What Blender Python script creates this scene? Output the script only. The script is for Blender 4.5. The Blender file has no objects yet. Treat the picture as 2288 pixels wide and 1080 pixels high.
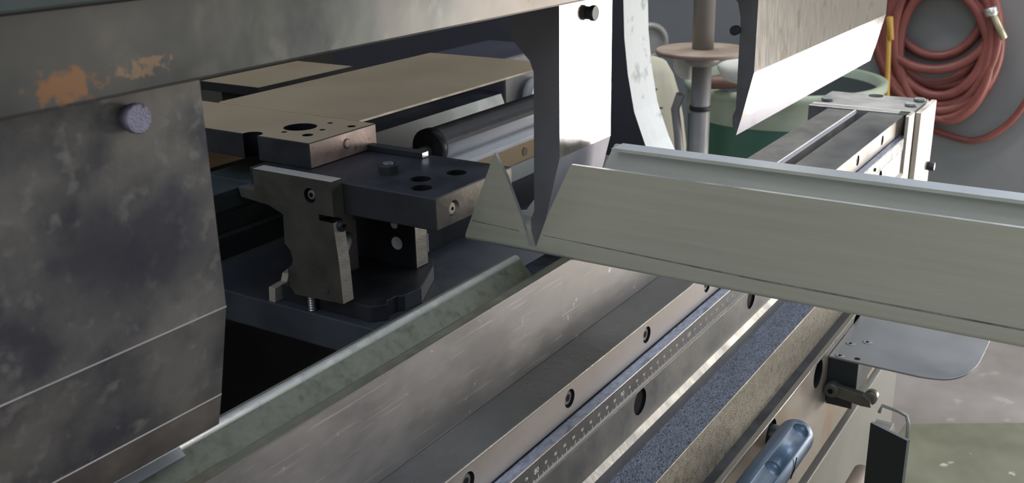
import bpy, bmesh, math, random
from mathutils import Vector, Matrix
random.seed(7)
C = bpy.context.scene.collection
Z0 = 1.15                      # eye height: shapes are written with z measured from eye level, the floor lies at z = -1.15
FLOOR = -1.15

# ------------------------------------------------------------------ camera, world, lights, exposure
cam_data = bpy.data.cameras.new('camera'); cam = bpy.data.objects.new('camera', cam_data); C.objects.link(cam)
bpy.context.scene.camera = cam
RIGHT = Vector((0.53687163, -0.84346848, -0.01815951)); DOWN = Vector((-0.28530547, -0.1612577, -0.94477338)); FWD = Vector((0.79395821, 0.51240304, -0.32722086))
m3 = Matrix((RIGHT, -DOWN, -FWD)).transposed()
cam.matrix_world = Matrix.Translation((0, 0, Z0)) @ m3.to_4x4()
cam_data.sensor_width = 36.0; cam_data.lens = 36.0*2294.32/2288.0
cam_data.clip_start = 0.01; cam_data.clip_end = 60
cam_data.dof.use_dof = True; cam_data.dof.focus_distance = 0.62; cam_data.dof.aperture_fstop = 32.0

w = bpy.data.worlds.new('workshop_daylight'); bpy.context.scene.world = w; w.use_nodes = True
bg = w.node_tree.nodes['Background']; bg.inputs[1].default_value = 0.62
_n = w.node_tree.nodes; _l = w.node_tree.links
_tc = _n.new('ShaderNodeTexCoord'); _sx = _n.new('ShaderNodeSeparateXYZ'); _cr = _n.new('ShaderNodeValToRGB')
_cr.color_ramp.elements[0].position = 0.0; _cr.color_ramp.elements[0].color = (0.62, 0.60, 0.52, 1)
_cr.color_ramp.elements[1].position = 0.55; _cr.color_ramp.elements[1].color = (0.62, 0.76, 1.05, 1)
_l.new(_tc.outputs['Generated'], _sx.inputs[0]); _l.new(_sx.outputs['Z'], _cr.inputs[0]); _l.new(_cr.outputs[0], bg.inputs[0])

def area(name, loc, target, sx, sy, power, color):
    d = bpy.data.lights.new(name, 'AREA'); d.shape = 'RECTANGLE'; d.size = sx; d.size_y = sy; d.energy = power; d.color = color
    o = bpy.data.objects.new(name, d); C.objects.link(o); o.location = (loc[0], loc[1], loc[2]+Z0)
    v = Vector(target)-Vector(loc); o.rotation_euler = v.to_track_quat('-Z', 'Y').to_euler()
    return o
area('door_daylight', (3.55, -0.46, -0.92), (0.9, 0.3, -0.3), 1.0, 0.40, 13, (1.0, 0.95, 0.88))
area('door_daylight_high', (3.45, -1.45, -0.70), (0.7, 0.3, -0.3), 0.85, 0.80, 28, (1.0, 0.95, 0.88))
area('camera_side_fill', (-1.6, -0.3, 1.3), (0.6, 0.2, -0.2), 1.6, 1.2, 19, (1.0, 0.98, 0.92))  # added fill from the camera side, brightens the sheet; no lamp stands there
area('rear_fill', (2.5, 1.15, 1.55), (0.6, 0.4, -0.2), 1.1, 0.8, 50, (1.0, 0.95, 0.86))  # added fill for the beige plates and the die shoulder
area('door_upper_light', (3.4, -1.1, 0.55), (0.7, 0.4, -0.2), 1.2, 0.8, 16, (1.0, 0.97, 0.92))
area('overhead_fill', (2.0, -0.35, 1.55), (0.4, 0.3, -0.2), 1.3, 0.9, 18, (0.92, 0.96, 1.0))  # added overhead fill, also meant to put a highlight on the die edge

vs = bpy.context.scene.view_settings
vs.view_transform = 'Standard'; vs.look = 'None'; vs.gamma = 1.0; vs.use_curve_mapping = False; vs.exposure = 0.0

# ------------------------------------------------------------------ materials
def mat(name, c1, c2=None, rough=0.5, metal=0.0, scale=20.0, stretch=(1, 1, 1), bump=0.0, spots=None, spot_scale=60.0, spot_lo=0.62, spot_hi=0.68,
        detail=5.0, rough_var=0.12, fine=0.0, scratch=None):
    m = bpy.data.materials.new(name); m.use_nodes = True; nt = m.node_tree; N = nt.nodes; L = nt.links
    b = N['Principled BSDF']
    b.inputs['Metallic'].default_value = metal
    tc = N.new('ShaderNodeTexCoord'); mp = N.new('ShaderNodeMapping'); mp.inputs['Scale'].default_value = stretch
    L.new(tc.outputs['Object'], mp.inputs['Vector'])
    n = N.new('ShaderNodeTexNoise'); n.inputs['Scale'].default_value = scale; n.inputs['Detail'].default_value = detail; n.inputs['Roughness'].default_value = 0.6
    L.new(mp.outputs[0], n.inputs['Vector'])
    r = N.new('ShaderNodeMapRange'); r.inputs[1].default_value = 0.36; r.inputs[2].default_value = 0.64; L.new(n.outputs['Fac'], r.inputs[0])
    mix = N.new('ShaderNodeMix'); mix.data_type = 'RGBA'
    mix.inputs[6].default_value = (*c1, 1); mix.inputs[7].default_value = (*(c2 or c1), 1); L.new(r.outputs[0], mix.inputs[0])
    col = mix.outputs[2]
    if spots:
        n2 = N.new('ShaderNodeTexNoise'); n2.inputs['Scale'].default_value = spot_scale; n2.inputs['Detail'].default_value = 3
        L.new(tc.outputs['Object'], n2.inputs['Vector'])
        r2 = N.new('ShaderNodeMapRange'); r2.inputs[1].default_value = spot_lo; r2.inputs[2].default_value = spot_hi; L.new(n2.outputs['Fac'], r2.inputs[0])
        mx = N.new('ShaderNodeMix'); mx.data_type = 'RGBA'; mx.inputs[7].default_value = (*spots, 1)
        L.new(col, mx.inputs[6]); L.new(r2.outputs[0], mx.inputs[0]); col = mx.outputs[2]
    if scratch:
        mp2 = N.new('ShaderNodeMapping'); mp2.inputs['Scale'].default_value = (20, 20, 900); mp2.inputs['Rotation'].default_value = (0, math.radians(12), 0)
        L.new(tc.outputs['Object'], mp2.inputs['Vector'])
        n3 = N.new('ShaderNodeTexNoise'); n3.inputs['Scale'].default_value = 1.0; n3.inputs['Detail'].default_value = 2; L.new(mp2.outputs[0], n3.inputs['Vector'])
        r3 = N.new('ShaderNodeMapRange'); r3.inputs[1].default_value = 0.66; r3.inputs[2].default_value = 0.72; r3.inputs[4].default_value = 0.5; L.new(n3.outputs['Fac'], r3.inputs[0])
        mx = N.new('ShaderNodeMix'); mx.data_type = 'RGBA'; mx.inputs[7].default_value = (*scratch, 1)
        L.new(col, mx.inputs[6]); L.new(r3.outputs[0], mx.inputs[0]); col = mx.outputs[2]
    L.new(col, b.inputs['Base Color'])
    rr = N.new('ShaderNodeMapRange'); rr.inputs[1].default_value = 0.3; rr.inputs[2].default_value = 0.7
    rr.inputs[3].default_value = max(0.03, rough-rough_var); rr.inputs[4].default_value = min(1, rough+rough_var)
    L.new(n.outputs['Fac'], rr.inputs[0]); L.new(rr.outputs[0], b.inputs['Roughness'])
    if bump > 0:
        nb = N.new('ShaderNodeTexNoise'); nb.inputs['Scale'].default_value = fine or scale*6; nb.inputs['Detail'].default_value = 4
        L.new(mp.outputs[0], nb.inputs['Vector'])
        bp = N.new('ShaderNodeBump'); bp.inputs['Strength'].default_value = bump; bp.inputs['Distance'].default_value = 0.001
        L.new(nb.outputs['Fac'], bp.inputs['Height']); L.new(bp.outputs[0], b.inputs['Normal'])
    return m

def add_patch(m, center, radii, color, scale=90, lo=0.5, hi=0.56, strength=0.8):
    """a stain, or painted light, of its own shape at one place on the object"""
    nt = m.node_tree; N = nt.nodes; L = nt.links; b = N['Principled BSDF']
    src = b.inputs['Base Color'].links[0].from_socket
    tc = N.new('ShaderNodeTexCoord')
    mp = N.new('ShaderNodeMapping'); mp.inputs['Location'].default_value = [-center[i]/radii[i] for i in range(3)]; mp.inputs['Scale'].default_value = [1/r for r in radii]
    L.new(tc.outputs['Object'], mp.inputs['Vector'])
    ln = N.new('ShaderNodeVectorMath'); ln.operation = 'LENGTH'; L.new(mp.outputs[0], ln.inputs[0])
    fo = N.new('ShaderNodeMapRange'); fo.inputs[1].default_value = 1.0; fo.inputs[2].default_value = 0.2; L.new(ln.outputs['Value'], fo.inputs[0])
    n = N.new('ShaderNodeTexNoise'); n.inputs['Scale'].default_value = scale; n.inputs['Detail'].default_value = 3; L.new(tc.outputs['Object'], n.inputs['Vector'])
    ad = N.new('ShaderNodeMath'); ad.operation = 'MULTIPLY_ADD'; ad.inputs[1].default_value = 0.35; L.new(fo.outputs[0], ad.inputs[0]); L.new(n.outputs['Fac'], ad.inputs[2])
    r = N.new('ShaderNodeMapRange'); r.inputs[1].default_value = lo+0.22; r.inputs[2].default_value = hi+0.22; r.inputs[4].default_value = strength; L.new(ad.outputs[0], r.inputs[0])
    mu = N.new('ShaderNodeMath'); mu.operation = 'MULTIPLY'; L.new(r.outputs[0], mu.inputs[0])
    f2 = N.new('ShaderNodeMapRange'); f2.inputs[1].default_value = 1.0; f2.inputs[2].default_value = 0.8; L.new(ln.outputs['Value'], f2.inputs[0]); L.new(f2.outputs[0], mu.inputs[1])
    mx = N.new('ShaderNodeMix'); mx.data_type = 'RGBA'; mx.inputs[7].default_value = (*color, 1)
    L.new(src, mx.inputs[6]); L.new(mu.outputs[0], mx.inputs[0]); L.new(mx.outputs[2], b.inputs['Base Color'])

M = {}
M['ram'] = mat('dull_ram_steel', (0.062, 0.068, 0.068), (0.125, 0.122, 0.115), 0.36, 0.72, 9, (1, 1, 1), 0.15, spots=(0.20, 0.18, 0.155), spot_scale=55, spot_lo=0.6, spot_hi=0.95)
add_patch(M['ram'], (0.186-0.45, -0.042, -0.0548+0.0607), (0.020, 0.02, 0.0085), (0.34, 0.17, 0.08), 190, 0.42, 0.56, 0.75)
add_patch(M['ram'], (0.52-0.45, -0.042, 0.012), (0.30, 0.05, 0.05), (0.27, 0.235, 0.205), 10, 0.30, 0.75, 0.75)  # door light on the right end, painted as a warm pale patch
add_patch(M['ram'], (0.215-0.45, -0.042, -0.0525+0.0607), (0.020, 0.02, 0.006), (0.34, 0.22, 0.13), 260, 0.50, 0.6, 0.6)
add_patch(M['ram'], (0.50-0.45, -0.042, -0.050+0.0607), (0.09, 0.02, 0.010), (0.16, 0.10, 0.05), 160, 0.52, 0.6, 0.8)
M['punch_dark'] = mat('mottled_punch_steel', (0.07, 0.07, 0.082), (0.18, 0.17, 0.155), 0.42, 0.6, 30, (1, 1, 1), 0.1, detail=12, spots=(0.28, 0.26, 0.235), spot_scale=130, spot_lo=0.58, spot_hi=0.85)
add_patch(M['punch_dark'], (0.05+0.0528, -0.0125, -0.175+0.2034), (0.12, 0.03, 0.05), (0.17, 0.125, 0.095), 60, 0.40, 0.6, 0.5)
add_patch(M['punch_dark'], (0.215+0.0528, -0.0125, -0.115+0.2034), (0.05, 0.03, 0.03), (0.045, 0.045, 0.065), 60, 0.40, 0.6, 0.7)
M['punch_bright'] = mat('ground_punch_steel', (0.44, 0.41, 0.385), (0.48, 0.45, 0.425), 0.16, 0.9, 60, (6, 1, 1), 0.01, rough_var=0.02, spots=(0.40, 0.34, 0.30), spot_scale=60)
M['punch_tip'] = mat('hardened_lavender_tip', (0.42, 0.41, 0.47), (0.52, 0.50, 0.55), 0.42, 0.6, 30)
M['punch_brown'] = mat('brown_worn_tip', (0.115, 0.10, 0.095), (0.19, 0.165, 0.15), 0.45, 0.45, 30)
M['punch_end'] = mat('dark_punch_end', (0.14, 0.14, 0.155), (0.17, 0.17, 0.185), 0.5, 0.5, 30)
M['sheet'] = mat('brushed_sheet_metal', (0.535, 0.54, 0.445), (0.565, 0.565, 0.465), 0.36, 0.5, 9, (1, 1, 26), 0.05, fine=60, rough_var=0.06)
M['sheet_inner'] = mat('lit_sheet_inside', (0.66, 0.68, 0.67), (0.72, 0.74, 0.73), 0.4, 0.3, 9, (1, 1, 26))  # lighter than the outer sheet: the light inside is put into the colour
M['sheet_edge'] = mat('cut_sheet_edge', (0.75, 0.77, 0.72), None, 0.35, 0.7, 60)
M['score'] = mat('scored_line', (0.14, 0.14, 0.12), (0.3, 0.3, 0.26), 0.6, 0.4, 80)
M['die'] = mat('scratched_die_steel', (0.23, 0.215, 0.205), (0.32, 0.30, 0.285), 0.42, 0.6, 16, (1, 1, 2), 0.08, spots=(0.5, 0.47, 0.44), spot_scale=150, spot_lo=0.7, spot_hi=0.74, scratch=(0.55, 0.52, 0.49))
M['die_v'] = mat('olive_oiled_slope', (0.09, 0.093, 0.062), (0.16, 0.16, 0.12), 0.52, 0.3, 60, (1, 1, 1), 0.12, spots=(0.07, 0.08, 0.045), spot_scale=180, spot_lo=0.46, spot_hi=0.7)
M['die_edge'] = mat('painted_highlight_shoulder', (0.98, 0.98, 0.92), (0.90, 0.91, 0.84), 0.36, 0.6, 200, bump=0.1)  # near white base carries the highlight of the rounded shoulder
M['olive'] = mat('olive_land', (0.17, 0.17, 0.12), (0.22, 0.21, 0.15), 0.5, 0.5, 80)
M['blue_steel'] = mat('blued_steel', (0.16, 0.20, 0.28), (0.10, 0.13, 0.20), 0.35, 0.7, 90, bump=0.3)
M['ledge'] = mat('dusty_clamp_ledge', (0.14, 0.14, 0.135), (0.17, 0.17, 0.165), 0.36, 0.6, 30, bump=0.2, rough_var=0.03, spots=(0.4, 0.36, 0.28), spot_scale=420, spot_lo=0.70, spot_hi=0.74)
M['clamp'] = mat('brown_grey_clamp_bar', (0.30, 0.255, 0.22), (0.36, 0.315, 0.28), 0.48, 0.5, 18, bump=0.1, spots=(0.33, 0.25, 0.16), spot_scale=30)
M['hole'] = mat('unlit_black_hole', (0.012, 0.012, 0.014), None, 0.6, 0.1)  # near black: the shade inside bores is put into the colour
M['dark_steel'] = mat('black_oxide_steel', (0.035, 0.036, 0.04), (0.06, 0.06, 0.065), 0.42, 0.5, 60)
M['rail_sky_tint'] = mat('scratched_sky_tint_ledge', (0.38, 0.46, 0.62), (0.55, 0.63, 0.80), 0.28, 0.85, 160, (1, 3, 1), 0.12, spots=(0.36, 0.42, 0.55), spot_scale=200, spot_lo=0.56, spot_hi=0.62)  # blue sky reflection is put into the base colour
M['rail'] = mat('oily_ruler_rail', (0.13, 0.12, 0.11), (0.20, 0.19, 0.17), 0.38, 0.55, 24, bump=0.2, spots=(0.5, 0.5, 0.48), spot_scale=260, spot_lo=0.73, spot_hi=0.76)
M['rail_lip'] = mat('polished_rail_lip', (0.34, 0.315, 0.275), (0.28, 0.26, 0.23), 0.33, 0.8, 40, bump=0.15)
M['grit'] = mat('gritty_oily_ledge', (0.14, 0.165, 0.215), (0.20, 0.225, 0.28), 0.38, 0.7, 150, bump=1.0, spots=(0.05, 0.055, 0.07), spot_scale=500, spot_lo=0.5, spot_hi=0.7, fine=900)  # bluish base carries the reflected sky
M['cast'] = mat('rough_brown_cast', (0.27, 0.23, 0.165), (0.38, 0.335, 0.26), 0.6, 0.3, 150, bump=0.6, spots=(0.17, 0.14, 0.09), spot_scale=320, spot_lo=0.52, spot_hi=0.72)
M['bed_face'] = mat('brown_machined_bed', (0.34, 0.28, 0.22), (0.44, 0.39, 0.33), 0.42, 0.55, 10, bump=0.1, spots=(0.33, 0.22, 0.14), spot_scale=14, spot_lo=0.55, spot_hi=0.75)
M['bed_paint'] = mat('beige_machine_paint', (0.32, 0.30, 0.25), (0.37, 0.35, 0.29), 0.5, 0.0, 12)
M['cream'] = mat('cream_end_plate', (0.62, 0.56, 0.48), (0.70, 0.64, 0.56), 0.4, 0.5, 18)
M['grey_steel'] = mat('grey_ground_steel', (0.26, 0.26, 0.255), (0.34, 0.335, 0.325), 0.45, 0.5, 24, bump=0.1)
M['white_print'] = mat('white_print', (0.75, 0.74, 0.70), None, 0.6, 0.0)
M['ruler'] = mat('dark_ruler_strip', (0.075, 0.065, 0.06), (0.11, 0.10, 0.09), 0.42, 0.2, 60)
M['gauge'] = mat('dark_gauge_steel', (0.042, 0.047, 0.056), (0.065, 0.068, 0.075), 0.45, 0.5, 30, bump=0.15)
M['gauge_front'] = mat('brown_gauge_front', (0.20, 0.175, 0.145), (0.30, 0.27, 0.235), 0.5, 0.5, 50, bump=0.2)
M['arm'] = mat('beige_tarnished_steel', (0.58, 0.43, 0.245), (0.66, 0.50, 0.30), 0.65, 0.05, 9, bump=0.05)
M['pink'] = mat('sawn_pink_steel', (0.38, 0.29, 0.26), (0.52, 0.41, 0.37), 0.5, 0.5, 60, bump=0.15, spots=(0.26, 0.19, 0.15), spot_scale=90)
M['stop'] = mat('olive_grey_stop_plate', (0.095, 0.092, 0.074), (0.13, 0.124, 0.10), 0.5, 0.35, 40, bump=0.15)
M['lit_edge'] = mat('lit_beige_edge', (0.74, 0.68, 0.57), (0.60, 0.54, 0.44), 0.5, 0.3, 60, (1, 1, 3), 0.3)  # pale tone holds the light on front faces; also colours small pale parts
M['carriage'] = mat('slate_carriage_plate', (0.085, 0.095, 0.11), (0.11, 0.12, 0.135), 0.5, 0.3, 20)
M['green_rail'] = mat('dark_green_rail', (0.035, 0.048, 0.047), (0.06, 0.075, 0.073), 0.5, 0.3, 30)
M['channel_grey'] = mat('grey_painted_channel', (0.48, 0.51, 0.49), (0.54, 0.57, 0.55), 0.4, 0.1, 30, spots=(0.7, 0.72, 0.7), spot_scale=110, spot_lo=0.72, spot_hi=0.74)
M['roller'] = mat('black_screw_cover', (0.11, 0.11, 0.12), (0.15, 0.15, 0.16), 0.5, 0.2, 90, bump=0.3)
M['white_steel'] = mat('painted_light_white', (0.97, 0.96, 0.97), (0.92, 0.91, 0.92), 0.4, 0.0, 30)
M['glint'] = mat('bright_steel_and_lit_end', (0.8, 0.8, 0.78), None, 0.25, 0.9)
M['housing'] = mat('dark_grey_housing', (0.24, 0.225, 0.185), (0.26, 0.24, 0.20), 0.6, 0.0, 6)
M['frame_paint'] = mat('dark_blue_grey_frame', (0.11, 0.11, 0.13), (0.12, 0.12, 0.14), 0.5, 0.1, 8)
M['frame_edge'] = mat('flame_cut_white_edge', (0.86, 0.90, 0.88), (0.95, 0.97, 0.96), 0.6, 0.0, 60, (1, 1, 0.3), 0.2, spots=(0.55, 0.57, 0.57), spot_scale=40, spot_lo=0.56, spot_hi=0.68)
M['wall'] = mat('blue_grey_wall_paint', (0.235, 0.245, 0.245), (0.27, 0.275, 0.275), 0.6, 0.0, 2.5)
M['floor'] = mat('stained_concrete', (0.21, 0.185, 0.168), (0.28, 0.25, 0.23), 0.42, 0.0, 3.5, bump=0.1, spots=(0.32, 0.30, 0.285), spot_scale=12, rough_var=0.15)
M['drum'] = mat('green_drum_plastic', (0.045, 0.13, 0.09), (0.055, 0.15, 0.105), 0.45, 0.0, 8)
M['drum_rim'] = mat('pale_green_rim', (0.40, 0.47, 0.36), (0.33, 0.40, 0.30), 0.45, 0.0, 12)
M['drum_in'] = mat('drum_inside', (0.10, 0.12, 0.12), None, 0.6)
M['band'] = mat('brown_red_band', (0.16, 0.09, 0.07), None, 0.5)
M['pole'] = mat('grey_pole_paint', (0.26, 0.255, 0.24), (0.31, 0.30, 0.285), 0.4, 0.2, 12)
M['disc'] = mat('rusty_collar_disc', (0.26, 0.19, 0.14), (0.34, 0.28, 0.23), 0.6, 0.2, 12)
M['cloth'] = mat('marked_cream_cloth', (0.52, 0.50, 0.40), (0.46, 0.44, 0.34), 0.9, 0.0, 8)
M['cloth_white'] = mat('white_rag', (0.72, 0.72, 0.66), (0.6, 0.6, 0.54), 0.9, 0.0, 9)
M['ink'] = mat('black_ink_mark', (0.05, 0.05, 0.05), None, 0.7)
M['hose'] = mat('red_brown_rubber_hose', (0.21, 0.06, 0.052), (0.28, 0.088, 0.072), 0.42, 0.0, 10)
M['yellow'] = mat('yellow_rod', (0.55, 0.33, 0.05), (0.46, 0.26, 0.05), 0.5, 0.0, 6)
M['brass'] = mat('pale_brass_fitting', (0.60, 0.55, 0.38), None, 0.35, 0.7)
M['chrome'] = mat('blued_chrome_bar', (0.075, 0.12, 0.18), (0.12, 0.17, 0.235), 0.38, 0.45, 14)
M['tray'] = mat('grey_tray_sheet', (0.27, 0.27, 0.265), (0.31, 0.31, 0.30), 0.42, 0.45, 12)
M['black_panel'] = mat('black_green_panel', (0.015, 0.022, 0.024), None, 0.5)
M['panel_edge'] = mat('grey_panel_rim', (0.22, 0.24, 0.23), None, 0.45, 0.3)
M['mat_green'] = mat('olive_floor_plate', (0.135, 0.135, 0.088), (0.165, 0.165, 0.11), 0.5, 0.0, 8, spots=(0.42, 0.43, 0.34), spot_scale=25, spot_lo=0.7, spot_hi=0.74)
M['rubber'] = mat('black_rubber_and_shade', (0.02, 0.02, 0.022), None, 0.6)  # real rubber, and also the black of unlit gaps and plate sides

M['hole'].node_tree.nodes['Principled BSDF'].inputs['Specular IOR Level'].default_value = 0.05
# ------------------------------------------------------------------ helpers
class MB:
    def __init__(s): s.bm = bmesh.new(); s.mats = []
    def mi(s, m):
        if m not in s.mats: s.mats.append(m)
        return s.mats.index(m)
    def face(s, vs, m):
        try: f = s.bm.faces.new(vs)
        except ValueError: return None
        f.material_index = s.mi(m); return f
    def box(s, x0, x1, y0, y1, z0, z1, m, bevel=0.0, face_mats=None):
        V = [s.bm.verts.new((x, y, z)) for x in (x0, x1) for y in (y0, y1) for z in (z0, z1)]
        q = {'-x': (0, 1, 3, 2), '+x': (4, 6, 7, 5), '-y': (0, 4, 5, 1), '+y': (2, 3, 7, 6), '-z': (0, 2, 6, 4), '+z': (1, 5, 7, 3)}
        fs = []
        for k, ids in q.items():
            fm = (face_mats or {}).get(k, m)
            fs.append(s.face([V[i] for i in ids], fm))
        if bevel:
            es = {e for f in fs for e in f.edges}
            bmesh.ops.bevel(s.bm, geom=list(es), offset=bevel, segments=2, profile=0.5, affect='EDGES')
        return s
    def prism(s, pts, axis, a0, a1, m, side_mats=None, cap0=None, cap1=None, bevel=0.0):
        """pts: polygon in the two other axes (cyclic order x->yz, y->xz, z->xy)"""
        def P(p, a):
            return {'x': (a, p[0], p[1]), 'y': (p[0], a, p[1]), 'z': (p[0], p[1], a)}[axis]
        A = [s.bm.verts.new(P(p, a0)) for p in pts]; B = [s.bm.verts.new(P(p, a1)) for p in pts]
        n = len(pts); fs = []
        for i in range(n):
            j = (i+1) % n
            fs.append(s.face([A[i], A[j], B[j], B[i]], (side_mats or {}).get(i, m)))
        fs.append(s.face(A[::-1], cap0 or m)); fs.append(s.face(B, cap1 or m))
        bmesh.ops.recalc_face_normals(s.bm, faces=[f for f in fs if f])
        if bevel:
            es = {e for f in fs if f for e in f.edges}
            bmesh.ops.bevel(s.bm, geom=list(es), offset=bevel, segments=2, profile=0.5, affect='EDGES')
        return s
    def rings(s, rings, m, closed=False, cap=True, smooth=True):
        R = [[s.bm.verts.new(p) for p in r] for r in rings]; n = len(rings[0]); k = len(R)
        for a in range(k if closed else k-1):
            b = (a+1) % k
            for i in range(n):
                j = (i+1) % n
                f = s.face([R[a][i], R[a][j], R[b][j], R[b][i]], m)
                if f: f.smooth = smooth
        if cap and not closed:
            s.face(R[0][::-1], m); s.face(R[-1], m)
        return s
    def lathe(s, p0, axis, prof, m, n=24, cap=True, smooth=True):
        """prof: list of (distance along axis, radius)"""
        d = Vector(axis).normalized(); u = d.orthogonal().normalized(); v = d.cross(u); p0 = Vector(p0)
        rs = [[p0+d*h+(u*math.cos(2*math.pi*i/n)+v*math.sin(2*math.pi*i/n))*max(r, 1e-5) for i in range(n)] for h, r in prof]
        return s.rings(rs, m, cap=cap, smooth=smooth)
    def cyl(s, p0, p1, r, m, n=20, ch=0.0):
        d = Vector(p1)-Vector(p0); h = d.length
        pr = [(0, r), (h, r)] if not ch else [(0, r-ch), (ch, r), (h-ch, r), (h, r-ch)]
        return s.lathe(p0, d, pr, m, n, smooth=not ch or True)
    def tube(s, pts, r, m, n=10, closed=False):
        pts = [Vector(p) for p in pts]; k = len(pts); rs = []; u = None
        for i in range(k):
            a = pts[(i-1) % k] if (closed or i > 0) else pts[i]; b = pts[(i+1) % k] if (closed or i < k-1) else pts[i]
            d = (b-a).normalized()
            if u is None: u = d.orthogonal().normalized()
            u = (u-d*u.dot(d)).normalized(); v = d.cross(u)
            rs.append([pts[i]+(u*math.cos(2*math.pi*j/n)+v*math.sin(2*math.pi*j/n))*r for j in range(n)])
        return s.rings(rs, m, closed=closed)
    def build(s, name, parent=None, label=None):
        bmesh.ops.recalc_face_normals(s.bm, faces=s.bm.faces[:])
        o = parent; off = Vector((0, 0, 0))
        while o is not None: off += o.location; o = o.parent
        for v in s.bm.verts: v.co.z += Z0
        me = bpy.data.meshes.new(name)
        # the mesh keeps machine coordinates; the object hangs on its parent without any visible shift
        for v in s.bm.verts: v.co -= off
        s.bm.to_mesh(me); s.bm.free()
        for m in s.mats: me.materials.append(M[m])
        ob = bpy.data.objects.new(name, me); C.objects.link(ob)
        if parent is not None: ob.parent = parent
        if label: ob['label'] = label
        return ob

def one(mb, name, label, cat, group=None, origin=None):
    """a thing that is a single mesh, with its origin moved to its base"""
    o = mb.build(name); me = o.data
    xs = [v.co for v in me.vertices]
    c = Vector((sum(v.x for v in xs)/len(xs), sum(v.y for v in xs)/len(xs), min(v.z for v in xs)))
    me.transform(Matrix.Translation(-c)); o.location = c
    o['label'] = label; o['category'] = cat
    if group: o['group'] = group
    return o
def thing(name, label, cat, loc, group=None):
    o = bpy.data.objects.new(name, None); C.objects.link(o); o.empty_display_size = 0.02
    o.location = (loc[0], loc[1], loc[2]+Z0); o['label'] = label; o['category'] = cat
    if group: o['group'] = group
    return o
def struct(mb, name):
    o = mb.build(name); o['kind'] = 'structure'; return o
def carve(ob, cutter):
    """subtract the cutter's mesh from the object's mesh, then throw the cutter away"""
    c = cutter.build('carving_tool')
    off = Vector((0, 0, 0)); p = ob.parent
    while p is not None: off += p.location; p = p.parent
    c.location = -off + off*0
    # both meshes into the same coordinates
    c.location = (0, 0, 0); c.data.transform(Matrix.Translation(-off))
    base = len(ob.data.materials); cm = [m for m in c.data.materials]
    for m in cm: ob.data.materials.append(m)
    _ix = [p.material_index+base for p in c.data.polygons]
    c.data.materials.clear()
    for m in ob.data.materials: c.data.materials.append(m)
    for p, i_ in zip(c.data.polygons, _ix): p.material_index = i_
    par = ob.parent; ob.parent = None
    md = ob.modifiers.new('carve', 'BOOLEAN'); md.operation = 'DIFFERENCE'; md.object = c; md.solver = 'EXACT'
    bpy.context.view_layer.update()
    dg = bpy.context.evaluated_depsgraph_get()
    me = bpy.data.meshes.new_from_object(ob.evaluated_get(dg))
    ob.modifiers.clear(); old = ob.data; ob.data = me; me.name = ob.name
    ob.parent = par
    bpy.data.objects.remove(c)
    return ob

# ------------------------------------------------------------------ room
f = MB(); f.box(-3.0, 6.0, -3.2, 3.2, FLOOR-0.1, FLOOR, 'floor'); struct(f, 'floor')
wl = MB(); wl.box(3.6, 3.75, 0.16, 3.2, FLOOR, 1.35, 'wall'); struct(wl, 'wall_right')
wl = MB(); wl.box(-3.0, 3.75, 3.2, 3.35, FLOOR, 1.35, 'wall'); struct(wl, 'wall_back')
b = MB(); b.box(3.585, 3.6, 0.16, 3.2, FLOOR, FLOOR+0.09, 'housing', 0.003); struct(b, 'baseboard_right')

# ------------------------------------------------------------------ press brake: bed
bed = thing('press_brake_bed', 'long grey and brown steel lower beam of a press brake with ruler and stepped ledges', 'machine bed', (0.45, 0.27, FLOOR))
X0, X1 = -0.35, 1.254
o = MB().box(X0, X1, 0.255, 0.2958, -0.40, -0.2642, 'clamp', 0.0008, {'+z': 'ledge'}).build('clamp_bar', bed, 'brown grey clamp bar with a row of recessed screws')
screw_x = [0.1505+0.1005*k for k in range(11)]
ct = MB()
for x in screw_x: ct.cyl((x, 0.250, -0.2738), (x, 0.2615, -0.2738), 0.0056, 'hole', 24)
carve(o, ct)
for x in screw_x:
    s = MB(); s.lathe((x, 0.2562, -0.2738), (0, 1, 0), [(0, 0.0040), (0.0005, 0.0044), (0.0050, 0.0044)], 'rail', 20, smooth=False)
    s.lathe((x, 0.2561, -0.2738), (0, 1, 0), [(0, 0.0024), (0.0002, 0.0024)], 'hole', 6, smooth=False)
    s.build('socket_screw', bed)
r = MB(); r.box(X0, X1, 0.3105, 0.345, -0.62, -0.2642, 'grey_steel', 0.0008, {'+z': 'ledge'}); r.box(0.70, X1, 0.3098, 0.3128, -0.268, -0.2632, 'white_steel', 0.0006); r.build('rear_clamp_bar', bed)  # white strip paints the glint along the slot edge
MB().box(X0, X1, 0.2958, 0.3105, -0.62, -0.300, 'dark_steel').build('slot_floor', bed)
rl = MB(); rl.prism([(0.2549, -0.2853), (0.247, -0.2853), (0.247, -0.3263), (0.2436, -0.3297), (0.2436, -0.3393), (0.2549, -0.3393)], 'x', X0, X1-0.015, 'rail',
         side_mats={0: 'rail_sky_tint', 2: 'rail_lip'})
o = rl.build('ruler_rail', bed, 'dark oily rail with a scratched top tinted sky blue and bright lower lip')
ct = MB()
for x in [0.128, 0.328, 0.528, 0.7265, 0.926, 1.126]:
    ct.lathe((x, 0.240, -0.3085), (0, 1, 0), [(0, 0.0062), (0.0125, 0.0062)], 'hole', 22, smooth=False)
    ct.lathe((x+0.0, 0.2425, -0.3085), (0, 1, 0), [(0, 0.0088), (0.006, 0.0088)], 'hole', 22, smooth=False)
carve(o, ct)
MB().box(X0, X1-0.015, 0.2463, 0.2472, -0.2982, -0.2857, 'ruler').build('ruler_strip', bed, 'dark metal ruler strip with white centimetre marks')
MB().box(X0, X1-0.015, 0.2463, 0.2472, -0.2997, -0.2990, 'rail_lip', 0.0001).build('ruler_edge', bed)
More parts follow.
